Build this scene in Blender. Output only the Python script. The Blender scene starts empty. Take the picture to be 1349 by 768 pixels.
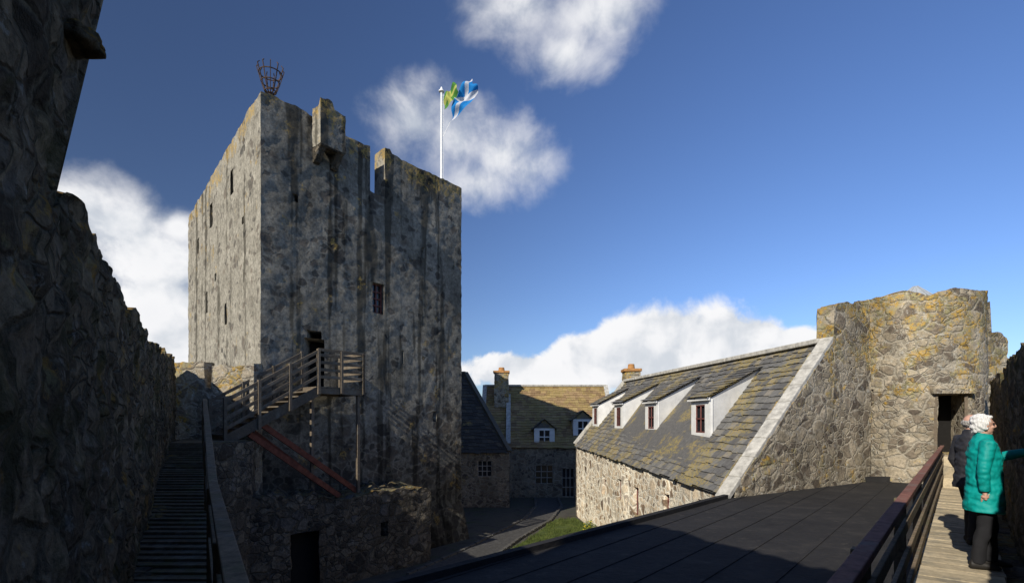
import bpy, bmesh, math, random
from mathutils import Vector, noise, Matrix
random.seed(7)
S=bpy.context.scene
COL=S.collection
def V(*a): return Vector(a)

# ------------------------------------------------------------------ materials
class NT:
    def __init__(s,nt): s.nt=nt; s.N=nt.nodes; s.L=nt.links
    def n(s,t,**k):
        x=s.N.new(t)
        for a,b in k.items(): setattr(x,a,b)
        return x
    def set(s,sock,v):
        if isinstance(v,bpy.types.NodeSocket): s.L.new(v,sock)
        else:
            try: sock.default_value=v
            except Exception: sock.default_value=(*v,1)
    def math(s,op,a,b=0.0,c=0.0,clamp=False):
        x=s.n('ShaderNodeMath',operation=op,use_clamp=clamp); s.set(x.inputs[0],a); s.set(x.inputs[1],b); s.set(x.inputs[2],c); return x.outputs[0]
    def vm(s,op,a,b=(0,0,0)):
        x=s.n('ShaderNodeVectorMath',operation=op); s.set(x.inputs[0],a); s.set(x.inputs[1],b)
        return x.outputs['Value'] if op in('LENGTH','DOT_PRODUCT') else x.outputs[0]
    def noise(s,vec,scale,detail=5,rough=.6,out=0):
        x=s.n('ShaderNodeTexNoise'); s.set(x.inputs['Vector'],vec); x.inputs['Scale'].default_value=scale
        x.inputs['Detail'].default_value=min(detail,6); x.inputs['Roughness'].default_value=rough; return x.outputs[out]
    def vor(s,vec,scale,feature='F1',rnd=1.0):
        x=s.n('ShaderNodeTexVoronoi',feature=feature); s.set(x.inputs['Vector'],vec); x.inputs['Scale'].default_value=scale
        x.inputs['Randomness'].default_value=rnd; return x
    def ss(s,v,a,b,lo=0.0,hi=1.0):
        x=s.n('ShaderNodeMapRange',interpolation_type='SMOOTHSTEP'); s.set(x.inputs[0],v)
        for i,q in enumerate((a,b,lo,hi)): s.set(x.inputs[i+1],q)
        return x.outputs[0]
    def mix(s,f,a,b,mode='MIX'):
        x=s.n('ShaderNodeMix',data_type='RGBA',blend_type=mode)
        s.set(x.inputs[0],f)
        for i,v in ((6,a),(7,b)):
            if isinstance(v,bpy.types.NodeSocket): s.L.new(v,x.inputs[i])
            else: x.inputs[i].default_value=(*v[:3],1)
        return x.outputs[2]
    def ramp(s,f,stops,interp='LINEAR'):
        x=s.n('ShaderNodeValToRGB'); x.color_ramp.interpolation=interp
        e=x.color_ramp.elements
        while len(e)<len(stops): e.new(.5)
        for i,(p,c) in enumerate(stops): e[i].position=p; e[i].color=(*c,1)
        s.set(x.inputs[0],f); return x.outputs[0]
    def bump(s,h,strength,dist,normal=None):
        x=s.n('ShaderNodeBump'); s.set(x.inputs['Height'],h); x.inputs['Strength'].default_value=strength; x.inputs['Distance'].default_value=dist
        if normal is not None: s.L.new(normal,x.inputs['Normal'])
        return x.outputs[0]

def newmat(name):
    m=bpy.data.materials.new(name); m.use_nodes=True
    t=NT(m.node_tree); b=t.N['Principled BSDF']
    b.inputs['Specular IOR Level'].default_value=.25
    return m,t,b

def stone_mat(name,scale=2.6,cols=None,mortar=(.36,.33,.28),mw=.13,lichen=.5,dark=1.0,lcol=(.40,.25,.06),white=.5,bumpd=.035,zc=1.35,ltop=None,warp=.17,mossy=0):
    m,t,b=newmat(name)
    tc=t.n('ShaderNodeTexCoord').outputs['Object']
    w=t.noise(tc,2.6,3,.6,1); w=t.vm('SUBTRACT',w,(.5,.5,.5))
    x=t.n('ShaderNodeVectorMath',operation='SCALE'); t.set(x.inputs[0],w); x.inputs['Scale'].default_value=warp
    p=t.vm('MULTIPLY',t.vm('ADD',tc,x.outputs[0]),(1,1,zc))
    e1=t.vor(p,scale,'DISTANCE_TO_EDGE').outputs['Distance']; c1=t.vor(p,scale).outputs['Color']
    e2=t.vor(p,scale*2.0,'DISTANCE_TO_EDGE').outputs['Distance']; c2=t.vor(p,scale*2.0).outputs['Color']
    sel=t.ss(t.noise(tc,1.1,2),.49,.53)
    big=t.n('ShaderNodeMix'); t.set(big.inputs[0],sel); t.set(big.inputs[2],e1); t.set(big.inputs[3],e2)
    mott=t.noise(tc,14,6,.72)
    e=t.math('ADD',big.outputs[0],t.math('MULTIPLY',t.math('SUBTRACT',mott,.5),.22))
    cc=t.mix(sel,c1,c2)
    sp=t.n('ShaderNodeSeparateColor'); t.set(sp.inputs[0],cc)
    cols=cols or [(0,(.07,.066,.06)),(.25,(.15,.128,.10)),(.5,(.24,.205,.16)),(.75,(.32,.28,.21)),(1,(.20,.19,.18))]
    col=t.ramp(sp.outputs[0],cols)
    col=t.mix(.9,col,t.ramp(mott,[(.3,(.45,.45,.44)),(.68,(1.5,1.46,1.38))]),'MULTIPLY')
    mwn=t.math('MULTIPLY',t.noise(tc,3,3),mw*2)
    mm=t.ss(e,t.math('MULTIPLY',mwn,.3),t.math('MULTIPLY',mwn,1.15),1,0)
    mm=t.math('MULTIPLY',mm,t.ss(t.noise(t.vm('ADD',tc,(5,5,5)),1.6,5,.7),.33,.48,.45,1))
    mc=t.mix(.8,mortar,t.ramp(t.noise(tc,25,4,.75),[(.3,(.55,.54,.52)),(.7,(1.25,1.25,1.22))]),'MULTIPLY')
    col=t.mix(mm,col,mc)
    dj=t.math('MULTIPLY',t.ss(big.outputs[0],.0,.03,1,0),t.ss(t.noise(tc,2.2,3),.48,.6)); col=t.mix(t.math('MULTIPLY',dj,.8),col,(.035,.032,.028))
    g=t.n('ShaderNodeNewGeometry'); sn=t.n('ShaderNodeSeparateXYZ'); t.set(sn.inputs[0],g.outputs['Normal'])
    l=t.math('ADD',t.noise(tc,1.3,6,.72),t.math('MULTIPLY',t.math('MAXIMUM',sn.outputs[2],0),.22))
    if ltop:
        so=t.n('ShaderNodeSeparateXYZ'); t.set(so.inputs[0],tc); l=t.math('ADD',l,t.ss(so.outputs[2],ltop[0],ltop[1],0,.11))
    lm=t.ss(l,.70-.17*lichen,.76-.14*lichen)
    lm=t.math('MULTIPLY',lm,t.ss(mott,.40,.54))
    lc=t.mix(t.ss(t.noise(tc,5,2),.4,.6),lcol,(.33,.30,.15))
    col=t.mix(t.math('MULTIPLY',lm,.85),col,lc)
    wl=t.math('MULTIPLY',t.ss(t.noise(t.vm('ADD',tc,(7,3,1)),6,6,.75),.58,.64),white)
    col=t.mix(wl,col,(.50,.49,.43))
    if mossy: col=t.mix(t.ss(t.noise(t.vm('ADD',tc,(2,9,4)),1.7,6,.7),.50,.62,0,mossy),col,(.085,.08,.03))
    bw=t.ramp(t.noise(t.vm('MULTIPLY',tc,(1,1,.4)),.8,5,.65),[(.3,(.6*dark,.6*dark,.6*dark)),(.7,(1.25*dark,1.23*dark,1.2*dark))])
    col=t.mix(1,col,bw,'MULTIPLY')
    t.set(b.inputs['Base Color'],col); b.inputs['Roughness'].default_value=.95; b.inputs['Specular IOR Level'].default_value=.12
    h=t.math('ADD',t.ss(e,0,.14),t.math('MULTIPLY',mott,.8))
    t.set(b.inputs['Normal'],t.bump(h,.9,bumpd))
    return m

def harl_mat(name):
    m,t,b=newmat(name)
    tc=t.n('ShaderNodeTexCoord').outputs['Object']
    w=t.noise(tc,2.5,4,.6,1); w=t.vm('SUBTRACT',w,(.5,.5,.5)); x=t.n('ShaderNodeVectorMath',operation='SCALE'); t.set(x.inputs[0],w); x.inputs['Scale'].default_value=.22
    p=t.vm('MULTIPLY',t.vm('ADD',tc,x.outputs[0]),(1,1,1.25))
    sep=t.n('ShaderNodeSeparateXYZ'); t.set(sep.inputs[0],tc); z=sep.outputs[2]
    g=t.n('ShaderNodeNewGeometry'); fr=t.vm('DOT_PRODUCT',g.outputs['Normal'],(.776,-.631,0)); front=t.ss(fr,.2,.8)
    col=t.ramp(t.noise(tc,1.4,6,.74),[(.3,(.20,.185,.155)),(.45,(.30,.28,.235)),(.6,(.38,.355,.30)),(.75,(.46,.43,.36))])
    fine=t.noise(tc,8,6,.8)
    col=t.mix(.9,col,t.ramp(fine,[(.34,(.42,.42,.41)),(.62,(1.28,1.26,1.2))]),'MULTIPLY')
    ex=None
    for sc,th in ((1.9,.84),(3.6,.82)):
        vd=t.math('ADD',t.vor(p,sc,'DISTANCE_TO_EDGE').outputs['Distance'],t.math('MULTIPLY',t.math('SUBTRACT',fine,.5),.3)); vc=t.n('ShaderNodeSeparateColor'); t.set(vc.inputs[0],t.vor(p,sc).outputs['Color'])
        low=t.ss(z,-2.5,2.0,.30,0)
        q=t.math('ADD',t.math('ADD',t.math('MULTIPLY',vc.outputs[0],.62),t.math('MULTIPLY',t.noise(tc,.8,3),.6)),low)
        k=t.math('MULTIPLY',t.ss(q,th,th+.05),t.ss(vd,.03,.14))
        scol=t.ramp(vc.outputs[1],[(0,(.07,.068,.064)),(.5,(.12,.108,.092)),(1,(.20,.17,.135))])
        scol=t.mix(.7,scol,t.ramp(fine,[(.3,(.5,.5,.5)),(.7,(1.5,1.45,1.4))]),'MULTIPLY')
        col=t.mix(t.math('MULTIPLY',k,.82),col,scol)
        ex=k if ex is None else t.math('MAXIMUM',ex,k)
    # front face darkened in colour, standing in for its grazing-light shade
    front_shade=t.math('MULTIPLY',front,t.ss(t.noise(t.vm('MULTIPLY',tc,(1,1,.35)),.9,5,.65),.28,.68,.85,.30))
    col=t.mix(front_shade,col,t.mix(1,col,(.42,.415,.40),'MULTIPLY'))
    # long rain streaks, mostly on the weather (front) face
    st=t.noise(t.vm('ADD',t.vm('MULTIPLY',tc,(1,1,.035)),(0,0,3)),1.35,3,.6)
    stf=t.noise(t.vm('MULTIPLY',tc,(1,1,.25)),1.6,4)
    frm=t.math('SUBTRACT',t.math('MULTIPLY',front,.085),.05)
    sm=t.ss(t.math('ADD',t.math('ADD',st,frm),t.math('MULTIPLY',t.math('SUBTRACT',stf,.5),.32)),.545,.615)
    sm=t.math('MULTIPLY',sm,t.ss(fine,.25,.6,.6,1))
    col=t.mix(t.math('MULTIPLY',sm,.9),col,t.mix(1,col,(.27,.265,.25),'MULTIPLY'))
    l=t.math('ADD',t.noise(tc,1.1,6,.72),t.ss(z,8.6,10.2,0,.16)); lm=t.math('MULTIPLY',t.ss(l,.60,.67),t.ss(fine,.42,.56))
    col=t.mix(t.math('MULTIPLY',lm,.8),col,(.42,.28,.08))
    col=t.mix(t.ss(z,-4.5,1.2,.75,0),col,t.mix(1,col,(.32,.32,.29),'MULTIPLY'))  # curtain wall's shadow put into the colour, deepening towards the foot
    t.set(b.inputs['Base Color'],col); b.inputs['Roughness'].default_value=.95; b.inputs['Specular IOR Level'].default_value=.1
    h=t.math('ADD',t.math('MULTIPLY',ex,-.3),fine); t.set(b.inputs['Normal'],t.bump(h,.9,.034))
    return m

def simple(name,c,rough=.7,var=.25,scale=12,bump=.2,bd=.01,stretch=(1,1,1),metal=0,spec=.3):
    m,t,b=newmat(name); tc=t.n('ShaderNodeTexCoord').outputs['Object']
    v=t.noise(t.vm('MULTIPLY',tc,stretch),scale,5,.65)
    col=t.mix(1,c,t.ramp(v,[(.3,(1-var,)*3),(.7,(1+var,)*3)]),'MULTIPLY')
    t.set(b.inputs['Base Color'],col); b.inputs['Roughness'].default_value=rough; b.inputs['Metallic'].default_value=metal; b.inputs['Specular IOR Level'].default_value=spec
    if bump: t.set(b.inputs['Normal'],t.bump(v,bump,bd))
    return m

def slate_mat(name,lich=.5,base=1.0,brown=0.0):
    m,t,b=newmat(name); tc=t.n('ShaderNodeTexCoord').outputs['Object']
    a=t.n('ShaderNodeAttribute',attribute_name='rnd'); r=a.outputs['Fac']
    B=lambda c:tuple(q*base for q in c)
    col=t.ramp(r,[(0,B((.078,.075,.072))),(.5,B((.10,.098,.094))),(.85,B((.13,.125,.115))),(1,B((.17,.15,.12)))])
    col=t.mix(.7,col,t.ramp(t.noise(tc,10,6,.7),[(.3,(.55,.55,.55)),(.7,(1.4,1.38,1.3))]),'MULTIPLY')
    if brown>0: col=t.mix(brown,col,t.mix(r,(.22,.13,.055),(.40,.26,.11)))
    l=t.math('ADD',t.noise(tc,.9,6,.7),t.math('MULTIPLY',r,.06)); lm=t.math('MULTIPLY',t.ss(l,.66-.16*lich,.72-.13*lich),t.ss(t.noise(tc,16,5,.75),.42,.55))
    col=t.mix(t.math('MULTIPLY',lm,.85),col,t.mix(t.noise(tc,3,3),(.42,.28,.07),(.22,.21,.09)))
    t.set(b.inputs['Base Color'],col); b.inputs['Roughness'].default_value=.8
    t.set(b.inputs['Normal'],t.bump(t.noise(tc,30,3,.7),.35,.01)); return m

def wood_mat(name,c,var=.35,axis=(1,1,1),moss=0):
    m,t,b=newmat(name); tc=t.n('ShaderNodeTexCoord').outputs['Object']
    v=t.noise(t.vm('MULTIPLY',tc,axis),14,6,.75); a=t.n('ShaderNodeAttribute',attribute_name='rnd').outputs['Fac']
    col=t.mix(1,c,t.ramp(v,[(.3,(1-var,)*3),(.7,(1+var,)*3)]),'MULTIPLY')
    col=t.mix(1,col,t.ramp(a,[(0,(.72,.72,.72)),(1,(1.2,1.18,1.15))]),'MULTIPLY')
    col=t.mix(t.math('MULTIPLY',t.ss(t.noise(tc,3,6,.7),.5,.65),.5),col,(.20,.19,.155))
    if moss: col=t.mix(t.ss(t.noise(tc,2,6,.75),.52,.63,0,moss),col,(.10,.105,.04))
    t.set(b.inputs['Base Color'],col); b.inputs['Roughness'].default_value=.8; t.set(b.inputs['Normal'],t.bump(v,.4,.01)); return m

M={}
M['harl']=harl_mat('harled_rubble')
M['stone_dark']=stone_mat('dark_rubble',2.4,lichen=.25,dark=.62,mortar=(.20,.18,.145),mw=.10,white=.3,bumpd=.05)
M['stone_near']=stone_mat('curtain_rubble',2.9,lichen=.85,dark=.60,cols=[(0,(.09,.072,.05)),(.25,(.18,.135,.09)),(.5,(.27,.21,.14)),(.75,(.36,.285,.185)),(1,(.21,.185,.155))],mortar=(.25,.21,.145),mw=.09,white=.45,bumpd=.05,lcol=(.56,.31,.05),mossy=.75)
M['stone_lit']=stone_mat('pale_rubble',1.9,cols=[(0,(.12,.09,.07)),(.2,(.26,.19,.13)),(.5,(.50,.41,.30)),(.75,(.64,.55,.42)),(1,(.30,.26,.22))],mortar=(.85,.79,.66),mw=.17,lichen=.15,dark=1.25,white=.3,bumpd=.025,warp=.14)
M['stone_round']=stone_mat('lichened_rubble',2.4,cols=[(0,(.12,.10,.08)),(.3,(.22,.185,.145)),(.6,(.34,.295,.22)),(1,(.44,.385,.30))],mortar=(.48,.43,.34),mw=.12,lichen=.85,dark=1.0,lcol=(.50,.31,.05),white=.75,bumpd=.035,ltop=(-.5,3.2),warp=.16)
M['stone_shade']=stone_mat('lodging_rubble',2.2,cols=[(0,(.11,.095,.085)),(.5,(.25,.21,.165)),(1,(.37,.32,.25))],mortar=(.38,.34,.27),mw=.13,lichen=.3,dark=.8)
M['slate']=slate_mat('grey_slate',.95,1.5)
M['slate_far']=slate_mat('lichened_slate',1.2,1.6,.8)
M['slate_dark']=slate_mat('dark_slate',.1,.6)
M['white']=simple('white_render',(.74,.73,.69),.8,.14,3,.25)
M['cope']=simple('skew_coping',(.44,.42,.37),.9,.4,6,.6)
M['kerb']=simple('path_kerb',(.085,.08,.07),.9,.35,6,.6)
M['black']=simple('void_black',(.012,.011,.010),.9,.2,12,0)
M['wood']=wood_mat('weathered_timber',(.14,.112,.08))
M['wood_pale']=wood_mat('grey_timber',(.18,.135,.085),.55,moss=.5)
M['wood_red']=wood_mat('stained_timber',(.24,.11,.08),.45)
M['plank']=wood_mat('walkway_plank',(.46,.385,.26),.3)
M['plank_dark']=wood_mat('old_plank',(.10,.083,.055),.4,moss=.6)
M['redsteel']=simple('red_oxide_steel',(.18,.055,.03),.8,.45,6)
M['rust']=simple('rusty_iron',(.07,.045,.033),.85,.4,20)
M['whitepaint']=simple('white_paint',(.8,.8,.78),.5,.05)
M['greyframe']=simple('window_paint',(.34,.32,.29),.6,.15)
M['glass']=simple('window_glass',(.02,.022,.025),.12,.1,3,0,spec=.6)
M['redframe']=simple('red_frame',(.14,.05,.04),.6,.2)
M['pot']=simple('orange_pot',(.40,.20,.07),.85,.35,8)
M['lead']=simple('rooflight_glass',(.38,.40,.41),.4,.1)

# ------------------------------------------------------------------ mesh helpers
def empty(name,loc=(0,0,0)):
    o=bpy.data.objects.new(name,None); COL.objects.link(o); o.empty_display_size=.3; return o
def mkobj(name,me,parent=None,mats=()):
    o=bpy.data.objects.new(name,me); COL.objects.link(o)
    for m in mats: me.materials.append(m)
    if parent: o.parent=parent
    return o
class MB:
    def __init__(s): s.v=[];s.f=[];s.m=[];s.r=[]
    def quad(s,pts,mi=0,r=None):
        b=len(s.v); s.v+= [Vector(p) for p in pts]; s.f.append(tuple(range(b,b+len(pts)))); s.m.append(mi); s.r.append(random.random() if r is None else r)
    def hexa(s,c,mi=0,r=None):
        r=random.random() if r is None else r
        b=len(s.v); s.v+=[Vector(p) for p in c]
        for f in ((3,2,1,0),(4,5,6,7),(0,1,5,4),(1,2,6,5),(2,3,7,6),(3,0,4,7)):
            s.f.append(tuple(b+i for i in f)); s.m.append(mi); s.r.append(r)
    def beam(s,a,b,w,h,mi=0,up=(0,0,1)):
        a=Vector(a);b=Vector(b);d=(b-a).normalized();up=Vector(up)
        if abs(d.dot(up))>.98: up=Vector((.62,.78,0))
        x=d.cross(up).normalized(); z=x.cross(d).normalized(); x*=w/2; z*=h/2
        s.hexa([a-x-z,a+x-z,b+x-z,b-x-z,a-x+z,a+x+z,b+x+z,b-x+z],mi)
    def cyl(s,a,b,r0,r1,n=12,mi=0):
        a=Vector(a);b=Vector(b);d=(b-a).normalized();u=d.orthogonal().normalized();w=d.cross(u)
        B=len(s.v)
        for p,r in((a,r0),(b,r1)):
            for i in range(n):
                t=2*math.pi*i/n; s.v.append(p+(u*math.cos(t)+w*math.sin(t))*r)
        rr=random.random()
        for i in range(n): s.f.append((B+i,B+(i+1)%n,B+n+(i+1)%n,B+n+i)); s.m.append(mi); s.r.append(rr)
        s.f.append(tuple(B+i for i in reversed(range(n)))); s.m.append(mi); s.r.append(rr)
        s.f.append(tuple(B+n+i for i in range(n))); s.m.append(mi); s.r.append(rr)
    def obj(s,name,mats,parent=None,smooth=False,bevel=0):
        me=bpy.data.meshes.new(name); me.from_pydata(s.v,[],s.f)
        me.polygons.foreach_set('material_index',s.m)
        at=me.attributes.new('rnd','FLOAT','FACE'); at.data.foreach_set('value',s.r)
        if smooth: me.polygons.foreach_set('use_smooth',[True]*len(s.f))
        me.update(); o=mkobj(name,me,parent,mats)
        if bevel:
            md=o.modifiers.new('b','BEVEL'); md.width=bevel; md.segments=2
        return o

def sweep_wall(name,path,top,z0,mat,closed=False,thick=.6,res=.15,zin=None,holes=(),amp=.04,stone=.38,jag=.05,hook=None,brk=(),parent=None,depth=.45,seed=0,zfix=None):
    P=[Vector((p[0],p[1])) for p in path]; n=len(P); nseg=n if closed else n-1
    seg=[];acc=0
    for i in range(nseg):
        a=P[i];b=P[(i+1)%n]; L=(b-a).length; seg.append((a,b,acc,L)); acc+=L
    def nl(i): d=(seg[i][1]-seg[i][0]).normalized(); return Vector((-d.y,d.x))
    off=[]
    for i in range(n):
        if closed: a,b=nl((i-1)%nseg),nl(i%nseg)
        else: a,b=nl(max(0,i-1)),nl(min(i,nseg-1))
        m=(a+b); m=m/ (m.length_squared/2) if m.length>1e-4 else a
        off.append(P[i]+m*thick)
    st=[]
    bs=sorted(set([round(h[0],4) for h in holes]+[round(h[1],4) for h in holes]+[round(x,4) for x in brk]))
    for i,(a,b,s0,L) in enumerate(seg):
        marks=[0]+[x-s0 for x in bs if s0+.01<x<s0+L-.01]+[L]
        for j in range(len(marks)-1):
            u0,u1=marks[j],marks[j+1]; k=max(1,math.ceil((u1-u0)/res))
            for q in range(k):
                u=u0+(u1-u0)*q/k; st.append((s0+u,i,u/L))
    if not closed: st.append((acc,nseg-1,1.0))
    cols=[];tops=[]
    for s,i,f in st:
        a,b=P[i],P[(i+1)%n]; o=a.lerp(b,f); ia,ib=off[i],off[(i+1)%n]; q=ia.lerp(ib,f)
        t=top(s,o)+jag*noise.noise(Vector((o.x*1.7+seed,o.y*1.7,3)))*1.6+jag*.7*noise.noise(Vector((o.x*5,o.y*5,seed)))
        cols.append((s,o,q)); tops.append(t)
    zmin=min(tops)-.02; zmax=max(tops)
    if holes: zmin=max(zmin,z0+.1)
    if zfix: zmin=zfix
    zb=sorted(set([z0,zmin]+[h[2] for h in holes]+[h[3] for h in holes])); zb=[z for z in zb if z0<=z<=zmin]
    zs=[]
    for j in range(len(zb)-1):
        k=max(1,math.ceil((zb[j+1]-zb[j])/res))
        zs+= [zb[j]+(zb[j+1]-zb[j])*q/k for q in range(k)]
    zs.append(zmin)
    nr=max(1,math.ceil((zmax-zmin)/res)); zin=z0 if zin is None else zin
    nt=max(1,math.ceil(thick/res/1.3)); ni=max(2,math.ceil((zmax-zin)/max(res,.2)))
    bm=bmesh.new(); G=[]
    for (s,o,q),t in zip(cols,tops):
        c=[bm.verts.new((o.x,o.y,min(z,t))) for z in zs]
        zc=min(zmin,t)
        c+=[bm.verts.new((o.x,o.y,zc+(t-zc)*(k+1)/nr)) for k in range(nr)]
        for k in range(1,nt+1):
            w=o.lerp(q,k/nt); c.append(bm.verts.new((w.x,w.y,t)))
        for k in range(1,ni+1): c.append(bm.verts.new((q.x,q.y,t+(zin-t)*k/ni)))
        G.append(c)
    NS=len(G); Mx=len(G[0]); nst=NS if closed else NS-1
    used={}
    for i in range(nst):
        j=(i+1)%NS; sm=(cols[i][0]+(cols[j][0] if j else acc))/2
        for k in range(Mx-1):
            if k<len(zs)-1:
                zm=(zs[k]+zs[k+1])/2; hit=False
                for hi,h in enumerate(holes):
                    if h[0]<sm<h[1] and h[2]<zm<h[3]: hit=True; break
                if hit: used.setdefault(hi,[]).append((i,k)); continue
            bm.faces.new((G[i][k],G[j][k],G[j][k+1],G[i][k+1]))
    for hi,cells in used.items():
        dd=holes[hi][4] if len(holes[hi])>4 else depth
        i0=min(c[0] for c in cells);i1=max(c[0] for c in cells)+1;k0=min(c[1] for c in cells);k1=max(c[1] for c in cells)+1
        ip=lambda i:i%NS
        loop=[(i,k0) for i in range(i0,i1)]+[(i1,k) for k in range(k0,k1)]+[(i,k1) for i in range(i1,i0,-1)]+[(i0,k) for k in range(k1,k0,-1)]
        cen=(cols[ip(i0)][2]-cols[ip(i0)][1]).normalized()*dd
        fr=[G[ip(i)][k] for i,k in loop]; bk=[bm.verts.new(v.co+Vector((cen.x,cen.y,0))) for v in fr]
        for a in range(len(fr)):
            b_=(a+1)%len(fr)
            try: bm.faces.new((fr[a],fr[b_],bk[b_],bk[a]))
            except: pass
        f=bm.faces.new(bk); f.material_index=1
    if not closed:
        for c in (G[0],G[-1]):
            f=bm.faces.new(c)
        bmesh.ops.triangulate(bm,faces=[f for f in bm.faces if len(f.verts)>8 and f.material_index==0])
    if zfix: bmesh.ops.remove_doubles(bm,verts=bm.verts,dist=.0008)
    bmesh.ops.recalc_face_normals(bm,faces=bm.faces); bm.normal_update()
    mv=[]
    for v in bm.verts:
        p=v.co; q=Vector((p.x+seed,p.y,p.z*1.3))/stone
        d=noise.voronoi(q)[0]; e=min((d[1]-d[0])*2.2,1)
        f=(e-.5)*.8+noise.noise(p*1.1)*.9+noise.noise(p*4.5)*.7+noise.noise(p*11)*.4
        mv.append(v.normal*(f*amp))
    for v,d in zip(bm.verts,mv):
        v.co+=d
        if hook: v.co=hook(v.co)
    me=bpy.data.meshes.new(name); bm.to_mesh(me); bm.free()
    me.polygons.foreach_set('use_smooth',[True]*len(me.polygons)); me.set_sharp_from_angle(angle=math.radians(48))
    return mkobj(name,me,parent,[mat,M['black']])

def slate_roof(name,E1,E2,R1,R2,mat,parent=None,ch=.26,sw=.30,th=.022,over=.0):
    E1,E2,R1,R2=[Vector(p) for p in(E1,E2,R1,R2)]
    mb=MB(); sl=((R1-E1).length+(R2-E2).length)/2; n=max(3,round(sl/ch))
    nrm=(E2-E1).cross(((R1+R2)-(E1+E2))/2).normalized()
    if nrm.z<0: nrm=-nrm
    def Sf(u,t): return E1.lerp(E2,u).lerp(R1.lerp(R2,u),t)
    mb.quad([Sf(0,0)-nrm*.03,Sf(1,0)-nrm*.03,Sf(1,1)-nrm*.03,Sf(0,1)-nrm*.03],0,.1)
    for k in range(n):
        t0=k/n-.004; t1=min(1,(k+1.15)/n); w=(Sf(1,t0)-Sf(0,t0)).length; c=max(1,round(w/sw)); o=random.random()
        us=[0]+sorted(min(max((i+o*.9+random.uniform(-.12,.12))/c,0.002),.998) for i in range(c))+[1]
        for i in range(len(us)-1):
            a,b=us[i],us[i+1]; g=.004/max(w,1)
            if b-a<.01/w: continue
            l=random.uniform(0,.016); dt=random.uniform(-.008,.008)
            lo=nrm*(th*1.6+l); hi=nrm*(.004)
            A=Sf(a+g,t0+dt);B=Sf(b-g,t0+dt);C=Sf(b-g,t1);D=Sf(a+g,t1)
            mb.hexa([A+lo-nrm*th,B+lo-nrm*th,C+hi-nrm*.01,D+hi-nrm*.01,A+lo,B+lo,C+hi,D+hi])
    return mb.obj(name,[mat],parent)

# ------------------------------------------------------------------ ground
def sheet(name,pts,z,mat,parent=None):
    me=bpy.data.meshes.new(name); me.from_pydata([(x,y,z) for x,y in pts],[],[tuple(range(len(pts)))]); return mkobj(name,me,parent,[mat])
sea=simple('sea_water',(.02,.045,.06),.15,.2,.3,.4,.1)
sheet('sea',[(-4000,-4000),(4000,-4000),(4000,4000),(-4000,4000)],-8,sea)
gm,t,b=newmat('courtyard_earth'); tc=t.n('ShaderNodeTexCoord').outputs['Object']
c=t.ramp(t.noise(tc,1.2,6,.7),[(.35,(.045,.04,.03)),(.5,(.075,.068,.055)),(.65,(.05,.062,.025))]); t.set(b.inputs['Base Color'],c); b.inputs['Roughness'].default_value=.95
t.set(b.inputs['Normal'],t.bump(t.noise(tc,12,6,.7),.8,.04))
bm=bmesh.new(); R=48
vs=[bm.verts.new((math.cos(a)*R*(1+.1*math.sin(3*a)),20+math.sin(a)*R,-5)) for a in [i*math.pi/24 for i in range(48)]]
v2=[bm.verts.new((v.co.x*1.12,20+(v.co.y-20)*1.12,-9)) for v in vs]
bm.faces.new(vs)
for i in range(48): bm.faces.new((vs[i],v2[i],v2[(i+1)%48],vs[(i+1)%48]))
me=bpy.data.meshes.new('ground'); bm.to_mesh(me); bm.free(); mkobj('ground',me,None,[gm])
path_m=simple('path_gravel',(.06,.057,.052),.95,.45,9,.7,.02)
pb=MB()
pp=[((-3.4,17.2),(-1.5,16.6)),((-2.1,20),(-.75,19.2)),((-.9,23),(.35,22.6)),((.6,27),(1.9,26.6)),((1.4,31),(2.9,31)),((1.5,34.6),(3,34.6))]
for a,b2 in zip(pp,pp[1:]): pb.hexa([(*a[0],-5.1),(*a[1],-5.1),(*b2[1],-5.1),(*b2[0],-5.1),(*a[0],-4.96),(*a[1],-4.96),(*b2[1],-4.96),(*b2[0],-4.96)])
for a,b2 in zip(pp,pp[1:]):
    for q in (0,1):
        A0=Vector(a[q]);B0=Vector(b2[q]); k=max(1,int((B0-A0).length/.5))
        for i in range(k):
            p0=A0.lerp(B0,i/k+.01);p1=A0.lerp(B0,(i+1)/k-.01); z=-4.975+random.uniform(-.012,.012); pb.beam((*p0,z),(*p1,z),.13+random.uniform(-.02,.02),.16,1)
pb.obj('path',[path_m,M['kerb']])
gr,t,b=newmat('grass'); tc=t.n('ShaderNodeTexCoord').outputs['Object']
t.set(b.inputs['Base Color'],t.ramp(t.noise(tc,2.5,6,.7),[(.3,(.035,.05,.012)),(.55,(.075,.10,.02)),(.75,(.14,.14,.045))])); b.inputs['Roughness'].default_value=.9
gp=[(-1.0,18.4),(1.0,17.6),(3.9,20.2),(3.75,24.2),(3.3,27.5),(2.2,27),(.75,22.8),(-.5,19.6)]
def inside(p,poly):
    r=False;j=len(poly)-1
    for i in range(len(poly)):
        if (poly[i][1]>p[1])!=(poly[j][1]>p[1]) and p[0]<(poly[j][0]-poly[i][0])*(p[1]-poly[i][1])/(poly[j][1]-poly[i][1])+poly[i][0]: r=not r
        j=i
    return r
gb=MB(); gb.quad([(x,y,-4.985) for x,y in gp])
for i in range(16000):
    x=random.uniform(-1.2,4);y=random.uniform(17.5,27.6)
    if not inside((x,y),gp): continue
    if noise.noise(Vector((x*.9,y*.9,0)))<-.28: continue
    h=random.uniform(.05,.14)*(1+noise.noise(Vector((x,y,2)))); a=random.uniform(0,6.28); w=.012
    dx,dy=math.cos(a)*w,math.sin(a)*w
    gb.quad([(x-dx,y-dy,-4.985),(x+dx,y+dy,-4.985),(x+random.uniform(-.05,.05),y+random.uniform(-.05,.05),-4.985+h)])
gb.obj('grass',[gr])

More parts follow.
